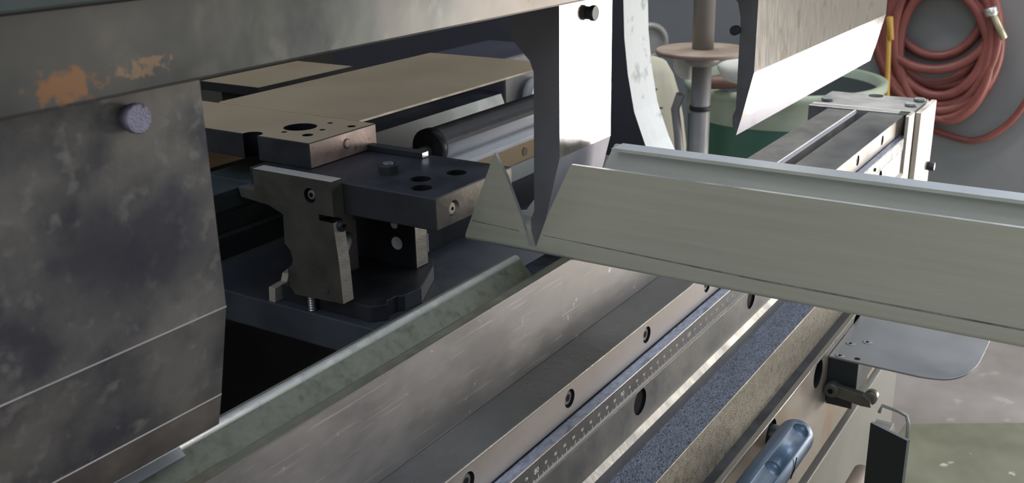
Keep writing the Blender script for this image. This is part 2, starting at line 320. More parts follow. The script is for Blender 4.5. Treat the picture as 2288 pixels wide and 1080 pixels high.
MB().box(X0, X1-0.015, 0.2467, 0.2476, -0.2856, -0.2851, 'glint', 0.0001).build('rail_top_edge', bed)
MB().box(X0, X1-0.015, 0.2543, 0.2551, -0.2854, -0.2848, 'hole').build('gap_line', bed)  # dark strip added to draw the gap behind the rail
MB().box(X0, X1, 0.2546, 0.2556, -0.2650, -0.2639, 'rail_lip', 0.0003).build('edge_line', bed)  # thin paler strip along the front top edge of the clamp bar
tk = MB()
for k in range(0, 850):
    x = 0.4028+(k-500)*0.001*1.0                     # k = 500 stands for 80 cm
    if x < 0.12 or x > 1.2: continue
    L_ = 0.0046 if k % 10 == 0 else (0.0034 if k % 5 == 0 else 0.0024)
    if x > 0.8 and k % 5: continue
    tk.box(x-0.00013, x+0.00013, 0.24605, 0.2464, -0.2981, -0.2981+L_, 'white_print')
t = tk.build('ruler_tick_marks', bed); t['kind'] = 'stuff'
bms = bmesh.new()
for n in range(55, 125):
    x = 0.4018+(n-80)*0.01
    if x > 1.0: break
    fc = bpy.data.curves.new('numeral', 'FONT'); fc.body = str(n); fc.size = 0.0046 if n % 10 == 0 else 0.0027; fc.align_x = 'CENTER'; fc.extrude = 0.00008
    to = bpy.data.objects.new('numeral', fc); C.objects.link(to)
    to.rotation_euler = (math.pi/2, 0, 0); to.location = (x-0.0008, 0.2462, (-0.2922 if n % 10 == 0 else -0.2915)+Z0)
    bpy.context.view_layer.update()
    me = bpy.data.meshes.new_from_object(to.evaluated_get(bpy.context.evaluated_depsgraph_get())); me.transform(to.matrix_world)
    bms.from_mesh(me); bpy.data.objects.remove(to); bpy.data.meshes.remove(me)
me = bpy.data.meshes.new('ruler_numerals'); 
for v in bms.verts: v.co -= bed.location
bms.to_mesh(me); bms.free(); me.materials.append(M['white_print'])
o = bpy.data.objects.new('ruler_numerals', me); C.objects.link(o); o.parent = bed; o['kind'] = 'stuff'

ub = MB(); ub.box(X0, 1.23, 0.219, 0.2549, -0.3806, -0.3393, 'cast', 0, {'+z': 'grit', '-y': 'cast'}); ub.build('upper_beam', bed, 'rough brown beam with a gritty dark top tinted sky blue')
MB().box(X0, 1.23, 0.2187, 0.2198, -0.3398, -0.3391, 'rail_lip', 0.0002).build('beam_top_edge', bed)
lb = MB(); lb.box(X0, 1.125, 0.208, 0.255, -0.4826, -0.3806, 'bed_face', 0.001, {'+z': 'dark_steel'})
o = lb.build('lower_beam', bed, 'brown machined lower face with round slots')
ct = MB()
for x in (0.5575, 0.676, 0.7945, 0.913, 1.03): ct.cyl((x, 0.20, -0.3935), (x, 0.235, -0.3935), 0.0125, 'hole', 28)
carve(o, ct)
gi = MB(); gi.box(X0, 1.125, 0.2075, 0.212, -0.3818, -0.3800, 'rail_lip', 0.0004); gi.build('lower_beam_edge', bed)
MB().box(X0, 1.125, 0.213, 0.255, -0.494, -0.4826, 'dark_steel').build('groove_back', bed)
MB().box(X0, 1.125, 0.206, 0.255, -0.60, -0.493, 'bed_paint', 0.001).build('apron', bed, 'plain beige painted apron below the brown face')
MB().box(X0, 1.10, 0.250, 0.33, FLOOR, -0.58, 'bed_paint', 0.002).build('bed_body', bed)
# end block
eb = MB(); eb.box(1.2700, 1.3545, 0.2477, 0.3690, -0.50, -0.2622, 'grey_steel', 0.001); eb.box(1.2545, 1.2705, 0.262, 0.3690, -0.50, -0.2625, 'grey_steel', 0.0008)
e = eb.build('end_block', bed, 'pale grey end block with bolts on top')
for (x, y) in ((1.288, 0.356), (1.335, 0.255), (1.300, 0.258)):
    s = MB(); s.cyl((x, y, -0.2622), (x, y, -0.258), 0.007, 'grey_steel', 18, 0.0008); s.build('cap_bolt', e)
s = MB(); s.cyl((1.345, 0.31, -0.2625), (1.345, 0.31, -0.2612), 0.009, 'dark_steel', 18, 0.0004); s.build('plug', e)
fp = MB(); fp.box(1.2690, 1.3560, 0.2386, 0.2450, -0.50, -0.2625, 'cream', 0.0008); fp.build('front_plate', bed, 'tall cream front plate of the end block')
mp_ = MB(); mp_.box(1.2300, 1.2600, 0.2440, 0.2480, -0.50, -0.2600, 'cream', 0.0008); mp_.build('side_plate', bed, 'narrow cream upright plate beside the end block')
MB().box(1.2545, 1.2695, 0.2500, 0.2620, -0.50, -0.2640, 'dark_steel').build('recess_back', bed)
for z in (-0.284, -0.303, -0.322, -0.341, -0.36):
    s = MB(); s.cyl((1.2645, 0.2460, z), (1.2645, 0.2500, z), 0.0034, 'grey_steel', 14, 0.0008); s.build('dowel', bed)
s = MB(); s.cyl((1.345, 0.2386, -0.345), (1.345, 0.230, -0.345), 0.006, 'dark_steel', 14, 0.001); s.build('plate_bolt', bed)
s = MB(); s.cyl((1.095, 0.247, -0.292), (1.095, 0.245, -0.292), 0.002, 'hole', 10); s.build('small_plug', bed)

# ------------------------------------------------------------------ dies
def vdie(name, x0, x1, prof, sm, label):
    d = thing(name, label, 'die', ((x0+x1)/2, 0.30, -0.2642), None)
    b_ = MB(); b_.prism(prof, 'x', x0, x1, 'die', side_mats=sm, cap1='olive'); b_.build('die_body', d)
    b_ = MB(); b_.box(x0, x1, 0.2876, 0.2881, -0.2113, -0.2107, 'rail_lip'); b_.build('front_shoulder_edge', d)
    b_ = MB(); b_.box(x0, x1, 0.2817, 0.2822, -0.2114, -0.2107, 'rail_lip'); b_.build('top_edge', d)
    return d
P1 = [(0.282, -0.2640), (0.282, -0.211), (0.288, -0.211), (0.2985, -0.2222), (0.3015, -0.2222), (0.3127, -0.2112), (0.3173, -0.2110), (0.3173, -0.2640)]
d1 = vdie('v_die', -0.35, 0.4905, P1, {1: 'olive', 2: 'olive', 3: 'olive', 4: 'die_v', 5: 'olive', 6: 'dark_steel'}, 'long scratched grey bending die with olive stained groove below the dark punch')
MB().lathe((-0.35, 0.3137, -0.2130), (1, 0, 0), [(0, 0.0027), (0.8404, 0.0027)], 'die_edge', 20).build('highlight_shoulder', d1, 'rounded edge of the groove with its highlight painted bright')
s = MB(); s.prism([(0.3128, -0.2109), (0.3090, -0.2147), (0.3086, -0.2143), (0.3124, -0.2105)], 'x', -0.35, 0.2330, 'tray'); s.build('reflection_strip', d1, 'blue grey strip painted for the punch reflection on the groove slope')  # added strip imitates the punch mirrored in the slope
for (x, z, r_) in ((0.3142, -0.2494, 0.0060), (0.336, -0.2472, 0.0042), (0.3304, -0.2255, 0.0038)):
    s = MB(); s.cyl((x, 0.28205, z), (x, 0.2835, z), r_, 'ledge', 22); s.build('filled_hole', d1)
P2 = [(0.282, -0.2640), (0.282, -0.211), (0.288, -0.211), (0.297, -0.2225), (0.318, -0.2235), (0.322, -0.2260), (0.322, -0.2640)]
d2 = vdie('v_die', 0.4905, 0.68, P2, {1: 'olive', 2: 'olive', 3: 'blue_steel', 4: 'blue_steel', 5: 'dark_steel'}, 'short pale grey die with a blued open top, under the bent sheet')

# ------------------------------------------------------------------ ram and punches
ram = thing('press_brake_ram', 'rust spotted grey steel upper beam across the top left', 'machine ram', (0.45, 0.32, -0.0607))
rm = MB(); rm.box(-0.35, 1.30, 0.278, 0.36, -0.0607, -0.0308, 'ram', 0.0012); rm.build('clamp_beam', ram)
rm = MB(); rm.box(-0.35, 1.30, 0.270, 0.36, -0.0306, 0.75, 'green_rail', 0.001); rm.build('ram_plate', ram, 'dark upper plate of the ram')
def punch(x0, x1, face_m, label, end_m='punch_end', front=0.2875, kink=-0.149, prof=None):
    d = thing('bending_punch', label, 'punch', ((x0+x1)/2, 0.30, -0.2034))
    pr = [(front, -0.0612), (front, kink), (0.2964, -0.1885), (0.2968, -0.1952), (0.3001, -0.2030), (0.3038, -0.1950), (0.3040, -0.1865), (0.3016, -0.1810), (0.3016, -0.1050), (0.3045, -0.0930), (0.3154, -0.0812), (0.3154, -0.0612)]
    sm_ = {i: end_m for i in range(5, 12)}
    if prof: pr = prof
    else: pr.pop(3)
    sm_ = {i: end_m for i in range(4, 11)}; sm_[2] = 'punch_tip' if face_m == 'punch_bright' else 'punch_brown'
    if prof: sm_[1] = 'punch_tip'
    b_ = MB(); b_.prism(pr, 'x', x0, x1, face_m, cap0=end_m, cap1=end_m, side_mats=sm_, bevel=0.0); b_.build('punch_body', d)
    return d
p1 = punch(-0.35, 0.2444, 'punch_dark', 'wide mottled dark bending punch filling the left of the picture')
p2 = punch(0.5064, 0.5710, 'punch_bright', 'narrow bending punch with bright front standing in the notch of the sheet',
           prof=[(0.2925, -0.0615), (0.2925, -0.1512), (0.3023, -0.1899), (0.3093, -0.2094), (0.3128, -0.1990), (0.3128, -0.1916), (0.3104, -0.1863), (0.3097, -0.1019), (0.3123, -0.0956), (0.3246, -0.0836), (0.3246, -0.0615)])
p3 = punch(0.818, 1.2556, 'punch_bright', 'shiny bending punch hanging at the upper right in front of the drum')
for (y, z) in ((0.2875, -0.1490), (0.2964, -0.1885)):
    s = MB(); s.lathe((-0.35, y+0.0002, z), (1, 0, 0), [(0, 0.00045), (0.5944, 0.00045)], 'grey_steel', 8); s.build('edge_line', p1)  # thin paler line along each kink of the front
def plug_bolt(x, y, z, parent, r=0.0047, lab=None, m='ruler_lav'):
    s = MB(); s.lathe((x, y+0.0005, z), (0, -1, 0), [(0, r*0.9), (0.0016, r*0.9), (0.0026, r*0.98), (0.0032, r*1.08), (0.0052, r*1.08), (0.0057, r*0.98)], m, 28)
    b_ = s.build('locking_bolt', parent, lab); return b_
M['ruler_lav'] = mat('lavender_grey_bolt', (0.19, 0.18, 0.24), (0.26, 0.25, 0.33), 0.5, 0.4, 200, bump=0.5, spots=(0.05, 0.05, 0.06), spot_scale=260)
plug_bolt(0.2134, 0.2875, -0.0700, p1, lab='lavender grey round bolt head')
plug_bolt(0.5400, 0.2925, -0.0710, p2, 0.0042, 'dark round bolt head', 'dark_steel')
pb = MB(); pb.cyl((0.818, 0.3045, -0.115), (0.812, 0.3045, -0.115), 0.004, 'dark_steel', 14, 0.0006); pb.build('side_pin', p3)

# ------------------------------------------------------------------ the folded sheet
sh = thing('folded_sheet_channel', 'greenish grey brushed sheet metal channel with mitred notch, lying across the die', 'workpiece', (0.5325, 0.15, -0.2125))
YF = -0.30; TH = 0.0026
def flange(x0, x1, pts, name, label=None):
    b_ = MB(); b_.prism(pts, 'x', x0, x1, 'sheet', side_mats=None); o_ = b_.build(name, sh, label); return o_
def with_edges(o_, axis_limit=0.9):
    # rim faces (neither facing +x nor -x) get the cut-edge look
    o_.data.materials.append(M['sheet_edge']); o_.data.materials.append(M['sheet_inner'])
    for p in o_.data.polygons:
        if p.center.x+0.5325 > 0.558 and p.normal.x < -0.9: p.material_index = 2
    for p in o_.data.polygons:
        if abs(p.normal.x) < 0.5 and not (p.normal.z < -0.9): p.material_index = 1
with_edges(flange(0.5034, 0.5060, [(0.2830, -0.1532), (0.2840, -0.1545), (0.2987, -0.1852), (0.3071, -0.2067), (0.3081, -0.2096), (YF, -0.2096), (YF, -0.1532)], 'near_flange', 'long near side wall of the channel'))
with_edges(flange(0.5590, 0.5615, [(0.2835, -0.1532), (0.2987, -0.1852), (0.3071, -0.2067), (0.3081, -0.2099), (YF, -0.2099), (YF, -0.1532)], 'far_flange'))
with_edges(flange(0.5034, 0.5060, [(0.3362, -0.1523), (0.3554, -0.1975), (0.3596, -0.2074), (0.3602, -0.2096), (0.3125, -0.2096), (0.3130, -0.2074), (0.3171, -0.1926), (0.3285, -0.1659)], 'mitred_tab', 'triangular end tab left of the punch'))
with_edges(flange(0.5590, 0.5615, [(0.3434, -0.1985), (0.3491, -0.2064), (0.3602, -0.2090), (0.3602, -0.2099), (0.3130, -0.2099), (0.3180, -0.1985)], 'far_tab', 'low far end tab'))
wb = MB(); n_ = 6; R_ = 0.0028
arc = [(0.5034+R_-R_*math.cos(a), -0.2125+R_-R_*math.sin(a)) for a in [math.pi/2*i/n_ for i in range(n_+1)]]
inn = [(0.5060+(R_-TH)-(R_-TH)*math.cos(a), -0.2099+(R_-TH)-(R_-TH)*math.sin(a)) for a in [math.pi/2*i/n_ for i in range(n_+1)]]
poly = [(0.5034, -0.2096)]+arc[0:]+[(0.5615, -0.2125), (0.5615, -0.2099)]+inn[::-1]+[(0.5060, -0.2096)]
pp = []
for q in poly:
    if not pp or (abs(q[0]-pp[-1][0])+abs(q[1]-pp[-1][1])) > 1e-5: pp.append(q)
wb.prism(pp, 'y', YF, 0.3602, 'sheet'); wb.build('web', sh, 'flat bottom of the channel with rounded fold')
lp = MB(); lp.box(0.5465, 0.5615, YF, 0.2790, -0.1538, -0.1523, 'sheet_inner', 0.0003, {'-x': 'sheet_edge'}); lp.build('top_lip', sh, 'narrow folded lip along the far top edge')
lp = MB(); lp.box(0.5462, 0.5467, YF, 0.2790, -0.1540, -0.1521, 'sheet_edge', 0.0); lp.build('lip_edge', sh)
s = MB(); s.prism([(YF, -0.2042), (YF, -0.2032), (0.0672, -0.2023), (0.166, -0.2020), (0.3025, -0.1994), (0.3025, -0.1998), (0.166, -0.2030), (0.0672, -0.2033)], 'x', 0.50330, 0.5036, 'score'); s.build('score_line', sh, 'dark scored line near the lower fold')
s = MB(); s.prism([(0.3195, -0.2000), (0.3195, -0.1993), (0.3544, -0.1981), (0.3544, -0.1988)], 'x', 0.50330, 0.5036, 'score'); s.build('score_line', sh, 'dark scored line near the lower fold')

# ------------------------------------------------------------------ backgauge
g = thing('backgauge_finger', 'dark steel backgauge finger with bolted stop plates behind the sheet tab', 'backgauge', (0.52, 0.48, -0.285))
fb = MB(); fb.box(0.4760, 0.5625, 0.3620, 0.5200, -0.1995, -0.1783, 'gauge', 0.0008, {'-y': 'gauge_front'}); fo = fb.build('finger_block', g, 'dark block with three round bores on top')
ct = MB()
for (x, y) in ((0.508, 0.3973), (0.4915, 0.3840), (0.5318, 0.3858)): ct.cyl((x, y, -0.172), (x, y, -0.192), 0.0068, 'hole', 28)
ct.cyl((0.4950, 0.355, -0.1895), (0.4950, 0.3665, -0.1895), 0.0056, 'gauge_front', 28)
carve(fo, ct)
s = MB(); s.lathe((0.4944, 0.3628, -0.1895), (0, 1, 0), [(0, 0.0030), (0.0008, 0.0040), (0.004, 0.0042)], 'lit_edge', 20); s.lathe((0.4944, 0.3626, -0.1895), (0, 1, 0), [(0, 0.0013), (0.0004, 0.0013)], 'hole', 6, smooth=False); s.build('front_screw', g, 'round headed brass coloured screw in the front bore')
s = MB(); s.lathe((0.5109, 0.4264, -0.1783), (0, 0, 1), [(0, 0.0072), (0.0050, 0.0072), (0.0056, 0.0064)], 'dark_steel', 6, smooth=False); s.lathe((0.5109, 0.4264, -0.173), (0, 0, 1), [(0, 0.0036), (0.0015, 0.0034)], 'grey_steel', 16); s.build('hex_nut', g)
am = MB(); am.box(0.4915, 0.5613, 0.4776, 0.7600, -0.1783, -0.1605, 'arm', 0.0006, {'-y': 'pink', '-x': 'gauge'}); ao = am.build('upper_arm', g, 'beige topped arm plate with bores and a sawn pinkish end')
ct = MB(); ct.cyl((0.5265, 0.5185, -0.150), (0.5265, 0.5185, -0.19), 0.0120, 'hole', 36)
ct.cyl((0.4935, 0.5330, -0.150), (0.4935, 0.5330, -0.19), 0.0075, 'hole', 28)
for (x, y, r_) in ((0.5273, 0.4982, 0.0022), (0.5466, 0.5081, 0.0022), (0.5092, 0.5174, 0.0022), (0.5456, 0.4870, 0.0032), (0.5100, 0.4960, 0.0040)): ct.cyl((x, y, -0.150), (x, y, -0.172), r_, 'hole', 18)
carve(ao, ct)
s = MB(); s.lathe((0.5290, 0.4778, -0.1685), (0, -1, 0), [(0, 0.0036), (0.0006, 0.0036), (0.0006, 0.0028), (0.0010, 0.0026)], 'pink', 20); s.build('dowel_end', g)
s = MB(); s.box(0.5500, 0.5575, 0.4280, 0.4775, -0.1783, -0.1740, 'gauge', 0.0004, {'-y': 'glint'}); s.build('square_key', g, 'small square bar with a lit end painted bright')  # bright end face holds the light falling on it
T = [(0.5054, -0.1752), (0.4360, -0.1752), (0.4360, -0.1985), (0.4488, -0.1985), (0.4490, -0.2026), (0.4370, -0.2028), (0.4345, -0.2300), (0.4335, -0.2582), (0.4766, -0.2600),
     (0.4811, -0.2550), (0.4818, -0.2420), (0.4775, -0.2390), (0.4760, -0.2340), (0.4778, -0.2280), (0.4822, -0.2240), (0.4812, -0.2035), (0.4939, -0.1989), (0.5195, -0.1968), (0.5215, -0.1902), (0.5061, -0.1903)]
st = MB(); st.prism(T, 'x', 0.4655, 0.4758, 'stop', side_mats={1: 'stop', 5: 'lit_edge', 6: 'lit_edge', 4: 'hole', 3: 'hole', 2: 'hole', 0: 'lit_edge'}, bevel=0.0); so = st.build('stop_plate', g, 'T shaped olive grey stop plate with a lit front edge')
ct = MB(); ct.cyl((0.455, 0.4554, -0.1868), (0.4695, 0.4554, -0.1868), 0.0050, 'hole', 26); carve(so, ct)
s = MB(); s.cyl((0.4668, 0.4554, -0.1868), (0.4700, 0.4554, -0.1868), 0.0034, 'grey_steel', 20, 0.0006); s.lathe((0.4666, 0.4554, -0.1868), (1, 0, 0), [(0, 0.0017), (0.0004, 0.0017)], 'hole', 6, smooth=False); s.build('socket_screw', g)
s = MB(); s.lathe((0.4654, 0.4487, -0.2500), (-1, 0, 0), [(-0.001, 0.0036), (0.0003, 0.0036)], 'stop', 22); s.build('pin', g)
s = MB(); s.lathe((0.4720, 0.4420, -0.2060), (0, -1, 0), [(0, 0.0040), (0.0075, 0.0040), (0.0085, 0.0034)], 'dark_steel', 18); s.lathe((0.4720, 0.4334, -0.2060), (0, -1, 0), [(0, 0.0018), (0.0003, 0.0018)], 'hole', 6, smooth=False); s.build('set_screw', g)
t2 = MB(); t2.box(0.5475, 0.5620, 0.4360, 0.5000, -0.2610, -0.1995, 'gauge', 0.0006, {'-y': 'lit_edge'}); o2 = t2.build('second_stop_plate', g, 'dark upright plate with pale front edge and round holes')
ct = MB()
for (y, z, r_) in ((0.4530, -0.2440, 0.0050), (0.4545, -0.2300, 0.0032)): ct.cyl((0.545, y, z), (0.5500, y, z), r_, 'white_steel', 22)  # white bottoms stand in for light shining through the holes
carve(o2, ct)
for k in range(9):
    z = -0.2460+k*0.0016-0.006
    s = MB(); s.box(0.5612, 0.5628, 0.4356, 0.4385, z, z+0.0008, 'glint'); s.build('notch', o2)
rc = MB(); rc.box(0.5080, 0.5300, 0.475, 0.49, -0.262, -0.1995, 'pink', 0.0006); rc.build('inner_web', g)
cb = MB(); cb.tube([(0.4790, 0.455, -0.240), (0.500, 0.462, -0.236), (0.515, 0.47, -0.232)], 0.004, 'channel_grey', 12); cb.build('conduit', g)
bp_ = MB(); bp_.prism([(0.4760, 0.4200), (0.4760, 0.500), (0.575, 0.500), (0.5705, 0.4380), (0.5600, 0.4300), (0.5200, 0.4110), (0.5030, 0.4125), (0.5000, 0.4165), (0.4900, 0.4165), (0.4850, 0.4120)], 'z', -0.2724, -0.2610, 'gauge', side_mats={4: 'grey_steel', 5: 'carriage'}, bevel=0.0005); bp_.build('base_plate', g, 'dark base plate with chamfered corner')
cr = thing('backgauge_carriage', 'slate grey carriage plate under the backgauge with a black open underside', 'carriage', (0.6, 0.45, -0.30))
c_ = MB(); c_.box(0.4680, 0.95, 0.3700, 0.600, -0.2960, -0.2725, 'carriage', 0.0008); c_.build('carriage_plate', cr)
c_ = MB(); c_.prism([(0.4690, -0.2725), (0.4960, -0.2725), (0.4965, -0.2560), (0.4900, -0.2545), (0.4840, -0.2560), (0.4820, -0.2610), (0.4700, -0.2620)], 'y', 0.5008, 0.5068, 'lit_edge', bevel=0.0005)
c_ = c_.build('small_bracket', cr, 'small pale bracket')
s = MB()
for k in range(7): s.lathe((0.4715, 0.4680, -0.2725+k*0.0018), (0, 0, 1), [(0, 0.0022), (0.0009, 0.0029), (0.0018, 0.0022)], 'glint', 14)
s.build('threaded_stud', cr, 'bright threaded stud')

# support plates
sp = MB(); sp.box(0.5610, 0.8450, 0.4930, 0.6400, -0.1620, -0.1596, 'arm', 0.0004, {'-y': 'lit_edge'})
one(sp, 'support_plate', 'large beige sheet metal plate reaching from the backgauge arm to the punch', 'plate')
sp = MB(); sp.box(0.6240, 0.7480, 0.6600, 0.7330, -0.1685, -0.1605, 'arm', 0.0004, {'-y': 'rubber', '-x': 'rubber'})  # black sides paint the shadow below the plate's edge
sp.box(0.640, 0.735, 0.675, 0.725, -0.1850, -0.1685, 'rubber')
one(sp, 'cover_plate', 'small beige plate in the shade just under the upper beam', 'plate')

# linear guides, spindle, channel
gd = thing('linear_guide', 'pale straight guide rail with a round plug behind the backgauge', 'guide rail', (0.85, 0.48, -0.30))
s = MB(); s.box(0.58, 0.90, 0.4700, 0.4950, -0.2307, -0.2145, 'arm', 0.0006, {'+z': 'channel_grey'}); s.build('rail_face', gd, 'beige rail face')
s = MB(); s.box(0.58, 0.90, 0.4690, 0.50, -0.2145, -0.2110, 'white_steel', 0.0008); s.build('rail_cap', gd)
s = MB(); s.box(0.56, 0.90, 0.4680, 0.51, -0.2450, -0.2307, 'channel_grey', 0.0006); s.build('rail_base', gd)
s = MB(); s.box(0.56, 0.90, 0.4700, 0.55, -0.2722, -0.2450, 'gauge'); s.build('rail_support', gd)
for x in (0.7516, 0.69): s = MB(); s.cyl((x, 0.4702, -0.2225), (x, 0.4692, -0.2225), 0.0038, 'disc', 20); s.build('rail_plug', gd)
sd = thing('spindle_cover', 'round black topped spindle tube with bright lower side and dark end disc', 'spindle', (0.9, 0.50, -0.215))
yc, zc, rr_ = 0.500, -0.2010, 0.0150
s = MB(); s.cyl((0.658, yc, zc), (0.95, yc, zc), rr_-0.0012, 'white_steel', 32); s.build('tube', sd)  # white tube paints the light band on the roller's lower front
s = MB(); n_ = 14; outer = [(yc+rr_*math.cos(a), zc+rr_*math.sin(a)) for a in [math.radians(-20+190*i/n_) for i in range(n_+1)]]; inner = [(yc+(rr_-0.001)*math.cos(a), zc+(rr_-0.001)*math.sin(a)) for a in [math.radians(-20+190*i/n_) for i in range(n_+1)]]
s.prism(outer+inner[::-1], 'x', 0.658, 0.95, 'roller'); s.build('top_cover', sd)
s = MB(); s.cyl((0.650, yc, zc), (0.658, yc, zc), rr_+0.0008, 'dark_steel', 36, 0.0008); s.build('end_disc', sd)
s = MB(); s.lathe((0.6500, yc, zc-0.002), (-1, 0, 0), [(0, 0.0046), (0.010, 0.0044), (0.0125, 0.0025), (0.013, 0.0005)], 'grey_steel', 20); s.build('spindle_end', sd)
chn = MB(); chn.prism([(0.600, -0.2350), (0.600, -0.2345), (0.608, -0.2130), (0.625, -0.2110), (0.640, -0.2110), (0.640, -0.2600), (0.560, -0.2600), (0.560, -0.2350)], 'x', 0.66, 0.9260, 'channel_grey', side_mats={3: 'gauge', 2: 'gauge'})
one(chn, 'steel_channel', 'grey painted steel channel running under the beige plate', 'channel')
bx = MB(); bx.box(0.50, 0.99, 0.66, 0.70, -0.235, -0.185, 'gauge', 0.002); one(bx, 'cross_beam', 'dark cross beam in the shade behind the grey channel', 'beam')
mo = thing('drive_motor', 'black drive box with a white ring behind the middle punch', 'motor', (0.97, 0.64, -0.25))
s = MB(); s.box(0.928, 1.04, 0.605, 0.70, -0.245, -0.175, 'frame_paint', 0.003); s.build('motor_box', mo)
s = MB(); s.lathe((0.985, 0.606, -0.226), (0, -1, 0), [(0, 0.021), (0.012, 0.021), (0.012, 0.015), (0.004, 0.015)], 'white_steel', 32); s.build('ring', mo, 'white metal ring')

# dark rails on the left of the backgauge
s = MB(); s.box(0.15, 0.625, 0.600, 0.68, -0.2760, -0.2540, 'green_rail', 0.001); s.box(0.15, 0.625, 0.606, 0.68, -0.2540, -0.2240, 'green_rail', 0.001)
one(s, 'guide_beam', 'upper dark green guide beam left of the stop plate', 'beam')
s = MB(); s.box(0.15, 0.590, 0.585, 0.68, -0.3200, -0.2780, 'green_rail', 0.001); s.box(0.15, 0.59, 0.58, 0.69, -0.2790, -0.2765, 'channel_grey', 0.0004)
one(s, 'guide_beam', 'lower dark green guide beam with a thin pale flange', 'beam')
s = MB(); s.tube([(0.30, 0.545, -0.214), (0.50, 0.54, -0.2035), (0.56, 0.54, -0.1995)], 0.0085, 'green_rail', 14); one(s, 'cable_conduit', 'thick dark green conduit passing under the arm plate', 'conduit')
s = MB(); s.box(0.40, 0.478, 0.522, 0.57, -0.2040, -0.1905, 'green_rail', 0.001); s.box(0.478, 0.56, 0.5215, 0.57, -0.2040, -0.1905, 'green_rail', 0.001)
one(s, 'mounting_plate', 'dark green plate behind the stop plate head', 'plate')
s = MB(); s.box(0.46, 0.64, 0.618, 0.70, -0.2040, -0.2000, 'arm', 0.0005); one(s, 'lower_support_plate', 'beige plate corner seen below the arm plate at the punch edge', 'plate')

# ------------------------------------------------------------------ machine frame
MB_ = MB(); MB_.box(-0.3, 0.95, 0.605, 0.612, -0.66, -0.3205, 'rubber'); one(MB_, 'rear_dark_filler', 'added black sheet standing in for the shade in the gap behind the die', 'machine panel')  # black sheet added to keep the empty gap dark
fr = MB()
arc_pts = [(0.6010, -0.02), (0.5995, -0.08), (0.5989, -0.1394), (0.5967, -0.1861), (0.5906, -0.2340), (0.5805, -0.2819), (0.5626, -0.3266), (0.538, -0.372), (0.505, -0.415), (0.46, -0.45), (0.40, -0.475)]
up = [(0.40, 0.50), (0.46, 0.44), (0.54, 0.34), (0.585, 0.20), (0.600, 0.08)]
poly = up+arc_pts+[(0.40, FLOOR), (1.16, FLOOR), (1.16, 1.0), (0.40, 1.0)]
fr.prism(poly, 'x', 1.20, 1.272, 'frame_paint', side_mats={i: 'frame_edge' for i in range(0, len(up)+len(arc_pts)-1)})
one(fr, 'side_frame', 'dark side frame of the press with a curved white throat edge', 'machine frame')
hs = MB(); hs.box(-0.6, 1.20, 1.10, 1.16, FLOOR, 0.35, 'housing'); one(hs, 'rear_housing', 'dark grey rear panel inside the press', 'machine panel')
hs = MB(); hs.box(-0.6, 1.20, 0.40, 1.10, -0.70, -0.66, 'rubber'); one(hs, 'dark_gap_floor', 'added black sheet standing in for the shade below the gap behind the die', 'tray')  # black sheet added where the gap is only unlit

# ------------------------------------------------------------------ support arm (tray), knob, panel
ta = thing('sheet_support_arm', 'grey rounded support plate with black clamp, sticking out from the brown bed', 'support arm', (0.86, 0.20, -0.40))
zt = -0.3882
ctl = [(0.8208, 0.1554), (0.8212, 0.1330), (0.8265, 0.1142), (0.8395, 0.1028), (0.8626, 0.0963), (0.8886, 0.0949), (0.93, 0.0949)]
pts = [(0.8225, 0.2075)]
for i in range(1, len(ctl)-1):
    a, b_, c, d = [Vector(q) for q in (ctl[i-1], ctl[i], ctl[i+1], ctl[min(i+2, len(ctl)-1)])]
    for j in range(5):
        t_ = j/5; q = 0.5*((2*b_)+(c-a)*t_+(2*a-5*b_+4*c-d)*t_*t_+(3*b_-a-3*c+d)*t_**3); pts.append((q.x, q.y))
pts += [(0.985, 0.0949), (0.985, 0.2075)]
s = MB(); s.prism(pts, 'z', zt-0.0018, zt, 'tray', bevel=0.0003); s.build('support_plate', ta)
for (x, y) in ((0.8567, 0.1986), (0.8670, 0.1865), (0.8274, 0.1997)):
    s = MB(); s.lathe((x, y, zt-0.0004), (0, 0, 1), [(0, 0.0042), (0.0007, 0.0042), (0.0009, 0.0028), (0.0005, 0.0020)], 'grey_steel', 20); s.lathe((x, y, zt+0.0001), (0, 0, 1), [(0, 0.0012), (0.0006, 0.0012)], 'hole', 6, smooth=False); s.build('countersunk_screw', ta)
s = MB(); s.cyl((0.8283, 0.1850, zt-0.0002), (0.8283, 0.1850, zt+0.0002), 0.0024, 'hole', 16); s.build('screw_hole', ta)
s = MB(); s.box(0.8235, 0.880, 0.1825, 0.2075, -0.4190, zt-0.0018, 'black_panel', 0.0008); s.build('clamp_block', ta, 'black clamp block')
s = MB(); s.box(0.8245, 0.875, 0.185, 0.2075, -0.4350, -0.4190, 'rubber', 0.0006); s.build('clamp_foot', ta)
s = MB(); s.cyl((0.8235, 0.2010, -0.4160), (0.8120, 0.2010, -0.4160), 0.0062, 'stop', 20, 0.0010); s.cyl((0.8118, 0.2010, -0.4160), (0.8112, 0.2010, -0.4160), 0.0024, 'hole', 6)
s.prism([(0.2040, -0.4105), (0.1750, -0.4140), (0.1685, -0.4180), (0.1670, -0.4245), (0.1750, -0.4250), (0.2000, -0.4215)], 'x', 0.8150, 0.8215, 'stop', bevel=0.0006); s.build('clamp_lever', ta, 'dull olive clamp lever')
s = MB(); s.lathe((0.8215, 0.1700, -0.4195), (1, 0, 0), [(0, 0.0058), (0.009, 0.0058)], 'rail_lip', 18); s.build('lever_nose', ta)

